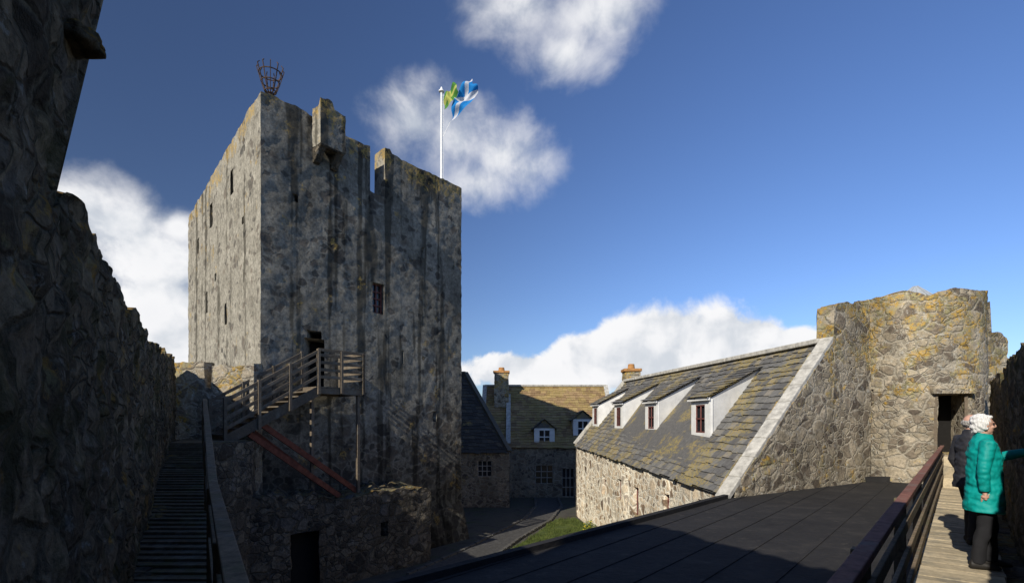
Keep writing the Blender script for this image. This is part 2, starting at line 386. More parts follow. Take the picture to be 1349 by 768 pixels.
# ------------------------------------------------------------------ keep tower
A=Vector((-7.62,16.1));B_=Vector((-2.17,22.8));C_=Vector((-10.5,32.9));D_=Vector((-15.96,26.2))
U=(B_-A).normalized(); Nn=Vector((U.y,-U.x)); W=(D_-A).normalized()
LAB=(B_-A).length; PER=LAB+(C_-B_).length+(D_-C_).length+(A-D_).length
def FP(s,n,z): p=A+U*s+Nn*n; return Vector((p.x,p.y,z))
keep=empty('stone_tower_keep')
def ktop(s,o):
    if s<LAB:
        if s<1.6: return 10.08-.03*s
        if 3.98<s<4.60: return 8.3
        if s>4.58 and s<4.9: return 10.14
        if s<4.0: return 9.98-.04*(s-1.6)
        return 10.0
    s2=PER-s
    if 0<s2<13.1: return 10.05
    return 10.0
def khook(c):
    if c.z<-3.4:
        k=(-3.4-c.z)*.28; ce=Vector((-9.06,24.5)); d=Vector((c.x,c.y))-ce; d=d/max(abs(d.x),abs(d.y),.1)*k*.8
        return Vector((c.x+d.x,c.y+d.y,c.z))
    return c
kh=[(1.40,2.13,1.10,2.72,.9),(1.50,2.03,2.72,2.98,.9),(4.08,4.58,3.95,5.05,.3),
    (1.0,1.2,7.0,7.25),(6.4,6.55,6.5,6.9),(7.0,7.2,0.0,.4),(5.4,5.5,2.2,2.7)]
for s2,w,z0,z1 in ((7.5,.6,8.0,8.95),(3.8,.42,8.15,9.0),(8.4,.38,4.6,5.5),(4.8,.34,3.6,4.4),(10.4,.4,7.6,8.3),(6.6,.32,5.6,5.9),(2.2,.25,6.6,6.85)):
    kh.append((PER-s2-w/2,PER-s2+w/2,z0,z1))
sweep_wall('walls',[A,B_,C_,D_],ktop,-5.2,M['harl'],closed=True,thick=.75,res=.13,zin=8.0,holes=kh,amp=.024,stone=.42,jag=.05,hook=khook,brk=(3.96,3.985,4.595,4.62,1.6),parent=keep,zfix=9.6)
mb=MB(); mb.quad([(*p,8.3) for p in (A+Vector((0,.6)),B_+Vector((-.6,0)),C_+Vector((0,-.6)),D_+Vector((.6,0)))]); mb.obj('wall_head_deck',[M['slate_dark']],keep)
def rpath(s0,s1,n0,n1): 
    return [tuple((A+U*s0+Nn*n1)),tuple((A+U*s1+Nn*n1)),tuple((A+U*s1+Nn*n0)),tuple((A+U*s0+Nn*n0))]
q=rpath(1.68,2.62,.04,.52)
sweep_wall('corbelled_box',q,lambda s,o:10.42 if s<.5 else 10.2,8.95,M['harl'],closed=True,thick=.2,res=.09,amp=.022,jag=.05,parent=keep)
mb=MB()
for s in (1.82,2.46):
    mb.hexa([FP(s-.12,.0,8.45),FP(s+.12,.0,8.45),FP(s+.12,.12,8.5),FP(s-.12,.12,8.5),FP(s-.12,.0,8.95),FP(s+.12,.0,8.95),FP(s+.12,.5,8.95),FP(s-.12,.5,8.95)])
mb.hexa([FP(1.7,.1,8.9),FP(2.6,.1,8.9),FP(2.6,.5,8.9),FP(1.7,.5,8.9),FP(1.7,.1,8.97),FP(2.6,.1,8.97),FP(2.6,.5,8.97),FP(1.7,.5,8.97)])
mb.obj('corbels',[M['stone_dark']],keep,bevel=.03)
mb=MB(); z0,z1,s0,s1=3.95,5.05,4.08,4.58
mb.quad([FP(s0,-.2,z0),FP(s1,-.2,z0),FP(s1,-.2,z1),FP(s0,-.2,z1)],1)
for s in (s0+.03,s1-.03,(s0+s1)/2): mb.beam(FP(s,-.17,z0),FP(s,-.17,z1),.05,.05)
for z in (z0+.03,(z0+z1)/2,z1-.03,z0+.3,z1-.3): mb.beam(FP(s0,-.16,z),FP(s1,-.16,z),.04,.04)
mb.obj('window',[M['redframe'],M['glass']],keep)
sweep_wall('forework',rpath(-1.2,5.3,.1,1.75),lambda s,o:-2.3+(.25 if s<2 else 0),-5.2,M['stone_dark'],closed=True,thick=.8,res=.13,holes=[(1.2,2.1,-5.1,-3.2),(4.3,4.6,-3.8,-3.3)],amp=.04,jag=.15,parent=keep)
mb=MB(); mb.quad([FP(-1.1,.1,-2.35),FP(5.2,.1,-2.35),FP(5.2,1.6,-2.45),FP(-1.1,1.6,-2.45)]); mb.obj('forework_top',[M['stone_dark']],keep)

# beacon basket
bc=MB(); c0=Vector((A.x+.05,A.y+.55,10.15)); 
def ring(c,r,z,th=.014,n=20):
    for i in range(n):
        a=2*math.pi*i/n;b2=2*math.pi*(i+1)/n
        bc.beam((c.x+math.cos(a)*r,c.y+math.sin(a)*r,z),(c.x+math.cos(b2)*r,c.y+math.sin(b2)*r,z),th*1.6,th*2)
for z,r in ((10.32,.17),(10.6,.27),(10.88,.34)): ring(c0,r,z)
for i in range(11):
    a=2*math.pi*i/11; pr=[(.08,10.25),(.17,10.32),(.27,10.6),(.34,10.85),(.40,11.05),(.34,11.12)]
    for (r0,z0),(r1,z1) in zip(pr,pr[1:]): bc.beam((c0.x+math.cos(a)*r0,c0.y+math.sin(a)*r0,z0),(c0.x+math.cos(a)*r1,c0.y+math.sin(a)*r1,z1),.024,.024)
bc.cyl((c0.x,c0.y,9.2),(c0.x,c0.y,10.3),.05,.07)
bc.obj('iron_beacon_basket',[M['rust']])

# flagpole and flags
fp=Vector((-3.05,23.0))
mb=MB(); mb.cyl((fp.x,fp.y,8.2),(fp.x,fp.y,14.25),.065,.045,14); mb.cyl((fp.x,fp.y,14.25),(fp.x,fp.y,14.3),.12,.12,14); 
mb.cyl((fp.x,fp.y,14.3),(fp.x,fp.y,14.45),.08,.03,14); mb.beam((fp.x+.08,fp.y,9.6),(fp.x+.08,fp.y,14.2),.012,.012)
mb.obj('flagpole',[M['whitepaint']],smooth=False)
def flagmat(name,kind):
    m,t,b=newmat(name); uv=t.n('ShaderNodeAttribute',attribute_name='fuv'); sp=t.n('ShaderNodeSeparateXYZ'); t.set(sp.inputs[0],uv.outputs['Vector']); u,v=sp.outputs[0],sp.outputs[1]
    if kind==0:
        d1=t.math('ABSOLUTE',t.math('SUBTRACT',u,v)); d2=t.math('ABSOLUTE',t.math('SUBTRACT',t.math('ADD',u,v),1.0))
        k=t.ss(t.math('MINIMUM',d1,d2),.12,.14,1,0); c=t.mix(k,(.02,.27,.68),(.8,.8,.82))
    else:
        d1=t.math('ABSOLUTE',t.math('SUBTRACT',v,.5)); d2=t.math('ABSOLUTE',t.math('SUBTRACT',u,.4))
        k=t.ss(t.math('MINIMUM',d1,d2),.13,.15,1,0); c=t.mix(k,(.12,.33,.06),(.6,.6,.15))
    t.set(b.inputs['Base Color'],c); b.inputs['Roughness'].default_value=.8
    tr=t.n('ShaderNodeBsdfTranslucent'); t.set(tr.inputs[0],c); mx=t.n('ShaderNodeMixShader'); mx.inputs[0].default_value=.4
    t.L.new(b.outputs[0],mx.inputs[1]); t.L.new(tr.outputs[0],mx.inputs[2]); t.L.new(mx.outputs[0],t.N['Material Output'].inputs[0]); return m
def flag(name,P,kind):
    n1,n2=30,20; vs=[];uv=[];fs=[]
    for j in range(n2+1):
        for i in range(n1+1): u,v=i/n1,j/n2; vs.append(P(u,v)); uv.append((u,v,0))
    for j in range(n2):
        for i in range(n1): a=j*(n1+1)+i; fs.append((a,a+1,a+n1+2,a+n1+1))
    me=bpy.data.meshes.new(name); me.from_pydata(vs,[],fs); at=me.attributes.new('fuv','FLOAT_VECTOR','POINT'); at.data.foreach_set('vector',[c for q in uv for c in q])
    me.polygons.foreach_set('use_smooth',[True]*len(fs)); mkobj(name,me,None,[flagmat(name+'_cloth',kind)])
def bil(c,u,v):
    a,b2,cc,d=[Vector(x) for x in c]; return a.lerp(b2,u).lerp(d.lerp(cc,u),v)
def P1(u,v):
    p=bil(((.12,13.45),(.78,13.95),(.62,14.42),(.10,14.05)),u,v)
    return Vector((fp.x+p.x+.03*math.sin(v*7+u*3),fp.y-.05-.35*u+.10*math.sin(u*10+v*3),p.y+.03*math.sin(u*9)))
flag('green_yellow_flag',P1,1)
def P2(u,v):
    p=bil(((.40,12.90),(1.66,13.95),(1.30,14.68),(.55,13.95)),u,v)
    return Vector((fp.x+p.x+.05*math.sin(v*9+u*5),fp.y-.1-.3*u+.12*math.sin(u*9+v*6)+.04*math.sin(v*13),p.y+.06*math.sin(u*8+v*3)))
flag('saltire_flag',P2,0)
mb=MB(); mb.beam((fp.x+.06,fp.y,14.1),tuple(P2(0,1)),.012,.012); mb.beam((fp.x+.06,fp.y,12.3),tuple(P2(0,0)),.012,.012); mb.obj('flag_halyard',[M['whitepaint']])

# ------------------------------------------------------------------ timber stair to keep door
ts=empty('timber_stair')
mb=MB(); PZ=1.07; sa,sb=1.07,2.67
for i in range(11):
    s=sa+(sb-sa)*(i+.5)/11; mb.beam(FP(s,.08,PZ-.03),FP(s,1.4,PZ-.03),.138,.04)
for n in (.15,1.36): mb.beam(FP(sa,n,PZ-.14),FP(sb,n,PZ-.14),.06,.18)
for s in (sa+.03,sb-.03): mb.beam(FP(s,.1,PZ-.142),FP(s,1.33,PZ-.142),.06,.18)
def rail_run(mb,a,b,hs,post=1,posth=1.12,w=.04,hh=.09,every=1.2):
    a=Vector(a);b=Vector(b)
    for k,h in enumerate(hs): mb.beam(a+V(0,0,h),b+V(0,0,h),w,hh)
    L=(b-a).length; n=max(1,round(L/every))
    for i in range(n+1):
        p=a.lerp(b,i/n); mb.beam(p+V(0,0,-.2),p+V(0,0,posth),.085,.085)
hs=(.28,.5,.72,.94,1.1)
rail_run(mb,FP(sa,1.42,PZ),FP(sb,1.42,PZ),hs,every=.8)
rail_run(mb,FP(sb,1.42,PZ),FP(sb,.1,PZ),hs,every=1.3)
s_lo=-1.62; ZL=-.5; nst=9
for n in (.5,1.40): mb.beam(FP(sa,n,PZ-.16),FP(s_lo,n,ZL-.02),.06,.27)
for i in range(nst):
    f=(i+.5)/nst; s=sa+(s_lo-sa)*f; z=PZ-(PZ-ZL)*(i+1)/(nst+1); mb.hexa([FP(s-.16,.5,z-.04),FP(s+.13,.5,z-.04),FP(s+.13,1.38,z-.04),FP(s-.16,1.38,z-.04),FP(s-.16,.5,z),FP(s+.13,.5,z),FP(s+.13,1.38,z),FP(s-.16,1.38,z)])
for n in (.48,1.44):
    for h in (.35,.62,.88,1.1): mb.beam(FP(sa,n,PZ+h-.05),FP(s_lo,n,ZL+h-.05),.04,.09)
    for i in range(4):
        f=i/3; s=sa+(s_lo-sa)*f; z=PZ+(ZL-PZ)*f; mb.beam(FP(s,n,z-.25),FP(s,n,z+1.12),.085,.085)
mb.obj('flight_and_platform',[M['wood']],ts,bevel=.006)
mb=MB()
for s,n in ((2.55,1.3),(1.05,1.1)): mb.beam(FP(s,n,-2.35),FP(s,n,PZ-.2),.10,.10)
mb.obj('posts',[M['wood']],ts,bevel=.006)
mb=MB()
mb.beam(FP(-.75,1.25,.05),FP(2.6,1.25,-2.3),.07,.16); mb.beam(FP(-.75,.55,-.1),FP(2.15,.55,-2.35),.07,.16); mb.beam(FP(-.9,1.25,-.35),FP(1.9,1.25,-2.35),.07,.16)
mb.obj('raking_struts',[M['redsteel']],ts)

# ------------------------------------------------------------------ curtain wall, left
def LX(Y): return -.677-.59*Y
def LR(Y): return .163-.59*Y
k=1.161
Y0=-1.4
prof=[(-2,2.9),(2.38,2.9),(2.42,1.02),(2.75,1.22),(3.6,1.2),(5.8,1.14),(7.3,1.05),(9.2,1.28),(9.3,1.18),(11,1.45),(11.1,1.35),(13,1.66),(16,1.7)]
def lerpf(pr,x):
    if x<=pr[0][0]: return pr[0][1]
    for (a,b),(c,d) in zip(pr,pr[1:]):
        if x<=c: return b+(d-b)*(x-a)/(c-a)
    return pr[-1][1]
def lhook(c):
    if c.z>1.15 and 1.2<c.y<3.2:
        k=(c.z-1.15); f=min(1,(c.y-1.2)/.8); return Vector((c.x-.20*k*f*.59+.13*k*f, c.y+.30*k*f, c.z))
    return c
cw=empty('curtain_wall')
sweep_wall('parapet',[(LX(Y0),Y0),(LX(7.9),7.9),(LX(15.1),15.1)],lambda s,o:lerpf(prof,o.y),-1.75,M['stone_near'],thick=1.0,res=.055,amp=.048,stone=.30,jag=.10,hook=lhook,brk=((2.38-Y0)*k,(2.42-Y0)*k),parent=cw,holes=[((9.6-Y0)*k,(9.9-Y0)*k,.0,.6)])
lf=[(0,-1.66),(5.26,-1.66),(12.4,-.52),(16,-.52)]
sweep_wall('walkway_base',[(LR(.8),.8),(LR(15.2),15.2)],lambda s,o:lerpf(lf,o.y)-.05,-5.2,M['stone_dark'],thick=1.2,res=.16,amp=.04,jag=.02,parent=cw)
sweep_wall('outer_face',[(LX(Y0)-.3,Y0),(LX(15.1)-.3,15.1)],lambda s,o:-1.6,-8,M['stone_dark'],thick=1.2,res=.4,amp=.05,parent=cw)
def rock(name,c,r,mat,parent,seed=0,sub=4):
    bm=bmesh.new(); bmesh.ops.create_icosphere(bm,subdivisions=sub,radius=1)
    for v in bm.verts:
        d=v.co.copy(); m=max(abs(d.x),abs(d.y),abs(d.z)); d=d*(.55+.45/m)
        d*=1+.25*noise.noise(v.co*1.5+Vector((seed,0,0)))+.1*noise.noise(v.co*5+Vector((0,seed,0)))
        v.co=Vector((c[0]+d.x*r[0],c[1]+d.y*r[1],c[2]+d.z*r[2]))
    me=bpy.data.meshes.new(name); bm.to_mesh(me); bm.free(); me.polygons.foreach_set('use_smooth',[True]*len(me.polygons)); return mkobj(name,me,parent,[mat])
rock('projecting_stone',(-1.98,2.36,1.70),(.14,.10,.045),M['stone_near'],cw,3)
mb=MB(); Y=.3
while Y<12.4:
    Y2=Y+.16
    z=lerpf(lf,(Y+Y2)/2)+.02
    a0=(LX(Y)-.05,Y,z);a1=(LR(Y)+.02,Y,z);b1=(LR(Y2-.012)+.02,Y2-.012,z);b0=(LX(Y2-.012)-.05,Y2-.012,z)
    dz=random.uniform(-.006,.006)
    mb.hexa([V(*p)+V(0,0,-.05) for p in(a0,a1,b1,b0)]+[V(*p)+V(0,0,dz) for p in(a0,a1,b1,b0)]); Y=Y2
mb.obj('wall_walk',[M['plank_dark']])
sweep_wall('stair_landing',[(-8.1,12.35),(-7.1,12.35),(-6.95,14.2),(-7.4,15.35),(-9.6,15.35),(-8.6,13.5)],lambda s,o:-.53,-5.2,M['stone_dark'],closed=True,thick=.35,res=.15,amp=.04,jag=.02)
mb=MB(); mb.hexa([(-8,12.45,-.8),(-7.2,12.45,-.8),(-7.3,15.2,-.8),(-9.4,15.2,-.8),(-8,12.45,-.5),(-7.2,12.45,-.5),(-7.3,15.2,-.5),(-9.4,15.2,-.5)]); mb.obj('landing_slab',[M['plank_dark']])
mb=MB()
def Lp(Y,h): return V(LR(Y)-.02,Y,lerpf(lf,Y)+h)
ys=[.75,2.9,5.26,7.6,10,12.35]
for a,b2 in zip(ys,ys[1:]):
    mb.beam(Lp(a,1.04),Lp(b2,1.04),.085,.04)
    for h in (.80,.48): mb.beam(Lp(a,h)+V(-.03,0,0),Lp(b2,h)+V(-.03,0,0),.035,.09)
for y in ys[1:]: mb.beam(Lp(y,-.3),Lp(y,1.0),.09,.09)
mb.obj('wooden_railing',[M['wood_pale']],bevel=.006)
def ctop(s,o):
    if s<.98: return 1.72
    if s<1.18: return .95
    return 1.62
sweep_wall('stone_parapet',[(-9.85,15.35),(-7.45,15.35)],ctop,-5.2,M['stone_round'],thick=.5,res=.09,amp=.035,jag=.08,brk=(.96,.99,1.15,1.2))

# ------------------------------------------------------------------ curtain wall, right + walkway
def RX(Y): return .75+.8436*Y
def RE(Y): return -.487+.8436*Y
cr=empty('curtain_wall')
prR=[(-2,.95),(9.2,.95),(9.3,.70),(10.4,.7),(10.5,.98),(14,1.0)]
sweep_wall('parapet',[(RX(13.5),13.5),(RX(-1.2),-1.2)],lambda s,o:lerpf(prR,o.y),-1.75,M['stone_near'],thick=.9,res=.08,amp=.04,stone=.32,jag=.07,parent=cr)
sweep_wall('walkway_base',[(RE(.8)+.12,.8),(RE(13.3)+.12,13.3)][::-1],lambda s,o:-1.67,-8,M['stone_dark'],thick=1.5,res=.3,amp=.03,jag=.01,parent=cr)
mb=MB(); dR=Vector((.8436,1)).normalized(); nR=Vector((dR.y,-dR.x))
Lw=(13.05-.2)*1.308; n=int(Lw/.15)
for i in range(n):
    s=i*.15; p=Vector((RE(.2),.2))+dR*s; q=p+dR*.138; e=.02*random.random()
    dz=random.uniform(-.005,.006)
    c=[p+nR*(.03-e),q+nR*(.03-e),q+nR*(.72+e),p+nR*(.72+e)]
    mb.hexa([(*x,-1.65) for x in c]+[(*x,-1.6+dz) for x in c])
mb.obj('wall_walk',[M['plank']])
mb=MB(); 
for i in range(3):
    p=Vector((RE(12.9),12.9))+dR*(i*.3); c=[p+nR*.05,p+dR*.9+nR*.05,p+dR*.9+nR*.8,p+nR*.8]
    z1=-1.6+.24*(i+1); mb.hexa([(*x,z1-.25) for x in c]+[(*x,z1) for x in c])
mb.obj('timber_steps',[M['plank']],bevel=.01)
def Rp(Y,h,o=0): p=Vector((RE(Y),Y))+nR*o; return V(p.x,p.y,-1.6+h)
ys=[.9,2.6,4.3,6.0,7.7,9.4,11.1,12.9]
mb=MB()
for a,b2 in zip(ys,ys[1:]):
    mb.beam(Rp(a,1.0,.04),Rp(b2,1.0,.04),.075,.045,1)
    for h in (.80,.54,.26): mb.beam(Rp(a,h,.05),Rp(b2,h,.05),.03,.09,0)
for y in ys: mb.beam(Rp(y,-.15,.0),Rp(y,.98,.0),.08,.08,0)
mb.obj('wooden_railing',[M['wood_pale'],M['wood_red']],bevel=.006)

# ------------------------------------------------------------------ felt roof building
fb=empty('felt_roof_building')
felt,t,b=newmat('roofing_felt'); tc=t.n('ShaderNodeTexCoord').outputs['Object']
fc=t.ramp(t.noise(tc,1.5,6,.75),[(.3,(.017,.016,.016)),(.55,(.027,.0255,.0245)),(.75,(.05,.045,.04))])
fs_=t.ss(t.noise(tc,5,6,.8),.56,.68,0,.5); fc=t.mix(fs_,fc,(.085,.075,.062))
t.set(b.inputs['Base Color'],fc); b.inputs['Roughness'].default_value=.85
t.set(b.inputs['Normal'],t.bump(t.noise(tc,4,6,.75),.7,.04))
e0=Vector((-2.0,4.53)); poly=[e0,Vector((4.86,11.85)),Vector((9.5,14.6)),Vector((11.0,14.4)),Vector((RE(13.2)-.02,13.2)),Vector((RE(1.5)-.02,1.5))]
def fz(p): 
    d=(Vector(p[:2])-Vector((RE(0),0))).dot(-nR); return -1.62-.018*max(d,0)
me=bpy.data.meshes.new('roof'); bm=bmesh.new(); top=[bm.verts.new((p.x,p.y,fz(p))) for p in poly]; bot=[bm.verts.new((p.x,p.y,fz(p)-.16)) for p in poly]
bm.faces.new(top); bm.faces.new(bot[::-1])
for i in range(6): bm.faces.new((top[i],bot[i],bot[(i+1)%6],top[(i+1)%6]))
bmesh.ops.triangulate(bm,faces=[f for f in bm.faces if len(f.verts)>4]); bmesh.ops.recalc_face_normals(bm,faces=bm.faces); bm.to_mesh(me); bm.free(); mkobj('roof',me,fb,[felt])
mb=MB()
def clipray(o,d):
    ts=[]
    for i in range(6):
        a,b2=poly[i],poly[(i+1)%6]; e=b2-a; den=d.x*e.y-d.y*e.x
        if abs(den)<1e-6: continue
        w=a-o; tt=(w.x*e.y-w.y*e.x)/den; uu=(w.x*d.y-w.y*d.x)/den
        if 0<=uu<=1: ts.append(tt)
    return (min(ts),max(ts)) if len(ts)>1 else None
for i in range(1,11):
    o=Vector((RE(0),0))-nR*(i*.55+random.uniform(-.03,.03)); r=clipray(o,dR)
    if r:
        a=o+dR*(r[0]+.05); b2=o+dR*(r[1]-.05); mb.beam((a.x,a.y,fz(a)+.004),(b2.x,b2.y,fz(b2)+.004),.05,.012)
for a,b2 in ((poly[0],poly[1]),(poly[1],poly[2]),(poly[2],poly[3]),(poly[3],poly[4])):
    mb.beam((a.x,a.y,fz(a)+.03),(b2.x,b2.y,fz(b2)+.03),.12,.10 if a is poly[0] else .22)
mb.obj('roof_battens',[felt],fb)
sweep_wall('wall',[poly[1]+Vector((.15,-.15)),poly[0]+Vector((.15,-.15))],lambda s,o:-1.95,-5.2,M['stone_lit'],thick=.5,res=.2,parent=fb)

# ------------------------------------------------------------------ long house
hl=empty('slate_roofed_house')
def Ef(u): return Vector((4.8-1.38*u,12+16*u,-1.54+.34*u))
def Rf(u): return Vector((8.2-2.2*u,14+14*u,2.06+.02*u))
def Sf(u,t): return Ef(u).lerp(Rf(u),t)
slate_roof('roof',Ef(0)+V(-.12,0,-.10),Ef(1)+V(-.12,0,-.10),Rf(0),Rf(1),M['slate'],hl,.23,.28)
slate_roof('back_roof',V(11.0,16.2,-1.4),V(8.9,28.2,-1.3),Rf(0),Rf(1),M['slate'],hl,.4,.6)
Lh=(Ef(0).xy-Ef(1).xy).length
H=lambda s0,w,za,zb:(Lh-s0-w/2,Lh-s0+w/2,za,zb,.22)
wins=[(3.5,.45,-2.62,-2.1),(6.3,.55,-3.25,-2.25),(8.3,.5,-3.0,-2.2),(1.15,.55,-2.3,-1.95),(7.3,.5,-4.6,-3.9),(10.6,.5,-3.1,-2.3)]
sweep_wall('long_wall',[Ef(1).xy,Ef(0).xy],lambda s,o:-1.53+.34*(o.y-12)/16,-5.2,M['stone_lit'],thick=.5,res=.13,holes=[H(*w) for w in wins],amp=.018,jag=0,parent=hl)
mb=MB()
wd=(Ef(1).xy-Ef(0).xy).normalized(); wn=Vector((-wd.y,wd.x))
for s,w,za,zb in wins:
    o=Ef(0).xy+wd*s-wn*.15
    def q(a,z,nn=0): p=o+wd*a+wn*nn; return V(p.x,p.y,z)
    mb.quad([q(-w/2,za,-.04),q(w/2,za,-.04),q(w/2,zb,-.04),q(-w/2,zb,-.04)],1)
    for a in(-w/2+.03,w/2-.03): mb.beam(q(a,za),q(a,zb),.05,.05)
    for z in(za+.03,zb-.03,(za+zb)/2): mb.beam(q(-w/2,z,.01),q(w/2,z,.01),.05,.05)
mb.obj('wall_windows',[M['redframe'],M['glass']],hl)
gd=(Rf(0).xy-Ef(0).xy).normalized(); LG=(Rf(0).xy-Ef(0).xy).length
g0=Ef(0).xy+Vector((gd.y,-gd.x))*.30; g1=g0+gd*(LG+1.75)
def gtop(s,o):
    if s<LG-.05: return -1.50+3.6*s/LG
    if s<LG+.1: return 3.0
    return 3.12 if s<LG+1.0 else 2.9
sweep_wall('gable_wall',[g0,g1],gtop,-5.2,M['stone_round'],thick=.45,res=.11,holes=[(LG+.42,LG+.56,-.9,.55)],amp=.028,jag=.05,brk=(LG-.06,LG-.03,LG+1.0),parent=hl)
mb=MB(); up=Vector((-gd.y,gd.x))
a=Ef(0)+V(up.x*-.12,up.y*-.12,.06)-V(gd.x,gd.y,0)*.25+V(0,0,-.22); b2=Rf(0)+V(up.x*-.12,up.y*-.12,.10)
sl=(b2-a).normalized(); L=(b2-a).length; nn=9
for i in range(nn):
    p=a+sl*(L*i/nn+.004); q2=a+sl*(L*(i+1)/nn-.004); mb.beam(p,q2,.34,.12)
r0=Rf(0)+V(0,0,.06);r1=Rf(1)+V(0,0,.06)
for i in range(16): mb.beam(r0.lerp(r1,i/16+.001),r0.lerp(r1,(i+1)/16-.001),.34,.13)
a=Ef(1)+V(-.1,.1,0);b2=Rf(1)+V(0,.1,.08); mb.beam(a,b2,.35,.2)
mb.obj('skews_and_ridge',[M['cope']],hl,bevel=.02)
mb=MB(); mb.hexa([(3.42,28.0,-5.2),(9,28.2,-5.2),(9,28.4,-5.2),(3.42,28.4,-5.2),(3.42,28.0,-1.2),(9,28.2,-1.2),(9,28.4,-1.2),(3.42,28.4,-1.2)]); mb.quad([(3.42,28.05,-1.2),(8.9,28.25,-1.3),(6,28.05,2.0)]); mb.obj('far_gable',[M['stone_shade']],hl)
def dormer(u0,u1,t0=.28,t1=.86,h=1.13):
    mb=MB()
    a0,a1=Sf(u0,t0),Sf(u1,t0); f0=a0+V(0,0,h); f1=a1+V(0,0,h); k0,k1=Sf(u0,t1),Sf(u1,t1)
    ax=(a1-a0).normalized(); out=Vector((-ax.y,ax.x,0)).normalized()
    if out.x>0: out=-out
    for p,f,k,sg in((a0,f0,k0,1),(a1,f1,k1,-1)):
        t=ax*.10*sg; d=V(0,0,-.25)
        b=len(mb.v); mb.v+=[p+d,f,k,p+t+d,f+t,k+t,k+d*1.0,k+t+d]
        for fc in((0,1,2,6),(3,7,5,4),(0,3,4,1),(1,4,5,2)): mb.f.append(tuple(b+i for i in fc)); mb.m.append(0); mb.r.append(.5)
    w=(a1-a0).length; hw=.30
    c=(a0+a1)/2
    zA=c.z+.16; zB=c.z+h-.16
    def q(x,z,n=0): return V(c.x+ax.x*x+out.x*n,c.y+ax.y*x+out.y*n,z)
    lo=c.z-.25; hi=c.z+h-.01
    for x0,x1,z0,z1 in((-w/2+.01,-hw,lo,hi),(hw,w/2-.01,lo,hi),(-hw,hw,lo,zA),(-hw,hw,zB,hi)):
        mb.hexa([q(x0,z0,-.1),q(x1,z0,-.1),q(x1,z0,.004),q(x0,z0,.004),q(x0,z1,-.1),q(x1,z1,-.1),q(x1,z1,.004),q(x0,z1,.004)],0)
    mb.quad([q(-hw,zA,-.07),q(hw,zA,-.07),q(hw,zB,-.07),q(-hw,zB,-.07)],2)
    for x in(-hw+.02,hw-.02,0): mb.beam(q(x,zA,-.03),q(x,zB,-.03),.035,.035,1)
    for z in(zA+.02,zB-.02,(zA+zB)/2): mb.beam(q(-hw,z,-.025),q(hw,z,-.025),.035,.04,1)
    mb.beam(q(-w/2-.05,hi+.0,.06),q(w/2+.05,hi+.0,.06),.10,.08,0)
    mb.obj('dormer',[M['white'],M['redframe'],M['glass']],hl)
    o=out*.14
    slate_roof('dormer_roof',f0-ax*.1+o+V(0,0,.035),f1+ax*.1+o+V(0,0,.035),k0-ax*.1+V(0,0,.08),k1+ax*.1+V(0,0,.08),M['slate'],hl,.25,.3)
for u in(.147,.40,.65,.90): dormer(u,u+.075)
def chimney(name,c,w,z0,z1,parent,pots=1):
    x,y=c; sweep_wall(name,[(x-w/2,y-w/2),(x+w/2,y-w/2),(x+w/2,y+w/2),(x-w/2,y+w/2)],lambda s,o:z1,z0,M['stone_round'],closed=True,thick=w*.3,res=.12,amp=.025,jag=.03,parent=parent)
    mb=MB(); mb.hexa([(x-w*.58,y-w*.58,z1-.12),(x+w*.58,y-w*.58,z1-.12),(x+w*.58,y+w*.58,z1-.12),(x-w*.58,y+w*.58,z1-.12),(x-w*.58,y-w*.58,z1+.03),(x+w*.58,y-w*.58,z1+.03),(x+w*.58,y+w*.58,z1+.03),(x-w*.58,y+w*.58,z1+.03)],0)
    mb.cyl((x,y,z1+.03),(x,y,z1+.3),w*.24,w*.2,12,0); mb.obj(name+'_head',[M['pot']],parent,bevel=.02)
chimney('chimney',(6.35,28.3),.8,1.5,2.75,hl)

# ------------------------------------------------------------------ lodgings at the back
def lodging(name,x0,x1,y,depth,ze,zr,rx0,rx1,wins,smat,wmat):
    h=empty(name)
    sweep_wall('front_wall',[(x0,y),(x1,y)],lambda s,o:ze,-5.2,wmat,thick=.5,res=.16,holes=[(a-x0,b2-x0,z0,z1,.25) for a,b2,z0,z1 in wins],amp=.025,jag=0,parent=h)
    mb=MB()
    for a,b2,z0,z1 in wins:
        mb.quad([(a,y+.15,z0),(b2,y+.15,z0),(b2,y+.15,z1),(a,y+.15,z1)],1)
        for i in range(4): x=a+(b2-a)*i/3; mb.beam((x,y+.12,z0),(x,y+.12,z1),.04,.04)
        for i in range(4): z=z0+(z1-z0)*i/3; mb.beam((a,y+.11,z),(b2,y+.11,z),.04,.04)
    mb.obj('windows',[M['greyframe'],M['glass']],h)
    slate_roof('roof',(x0,y-.15,ze-.08),(x1,y-.15,ze-.08),(rx0,y+depth/2,zr),(rx1,y+depth/2,zr),smat,h,.26,.34)
    slate_roof('back_roof',(x0,y+depth,ze-.08),(x1,y+depth,ze-.08),(rx0,y+depth/2,zr),(rx1,y+depth/2,zr),smat,h,.5,.8)
    mb=MB()
    for x,rx in((x0,rx0),(x1,rx1)):
        mb.quad([(x,y,-5.2),(x,y+depth,-5.2),(x,y+depth,ze-.1),(rx,y+depth/2,zr-.02),(x,y,ze-.1)])
    mb.obj('gables',[wmat],h)
    mb=MB(); mb.beam((rx0,y+depth/2,zr+.05),(rx1,y+depth/2,zr+.05),.3,.12)
    for x,rx in((x0,rx0),(x1,rx1)): mb.beam((x,y-.1,ze+.02),(rx,y+depth/2,zr+.04),.3,.16)
    mb.obj('skews',[M['cope'] if smat is not M['slate_dark'] else M['slate_dark']],h); return h
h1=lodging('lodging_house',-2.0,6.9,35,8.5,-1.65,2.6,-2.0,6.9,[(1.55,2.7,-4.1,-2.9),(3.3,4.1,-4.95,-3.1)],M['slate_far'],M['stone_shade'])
chimney('chimney',(-.75,38.0),1.0,1.0,3.55,h1)
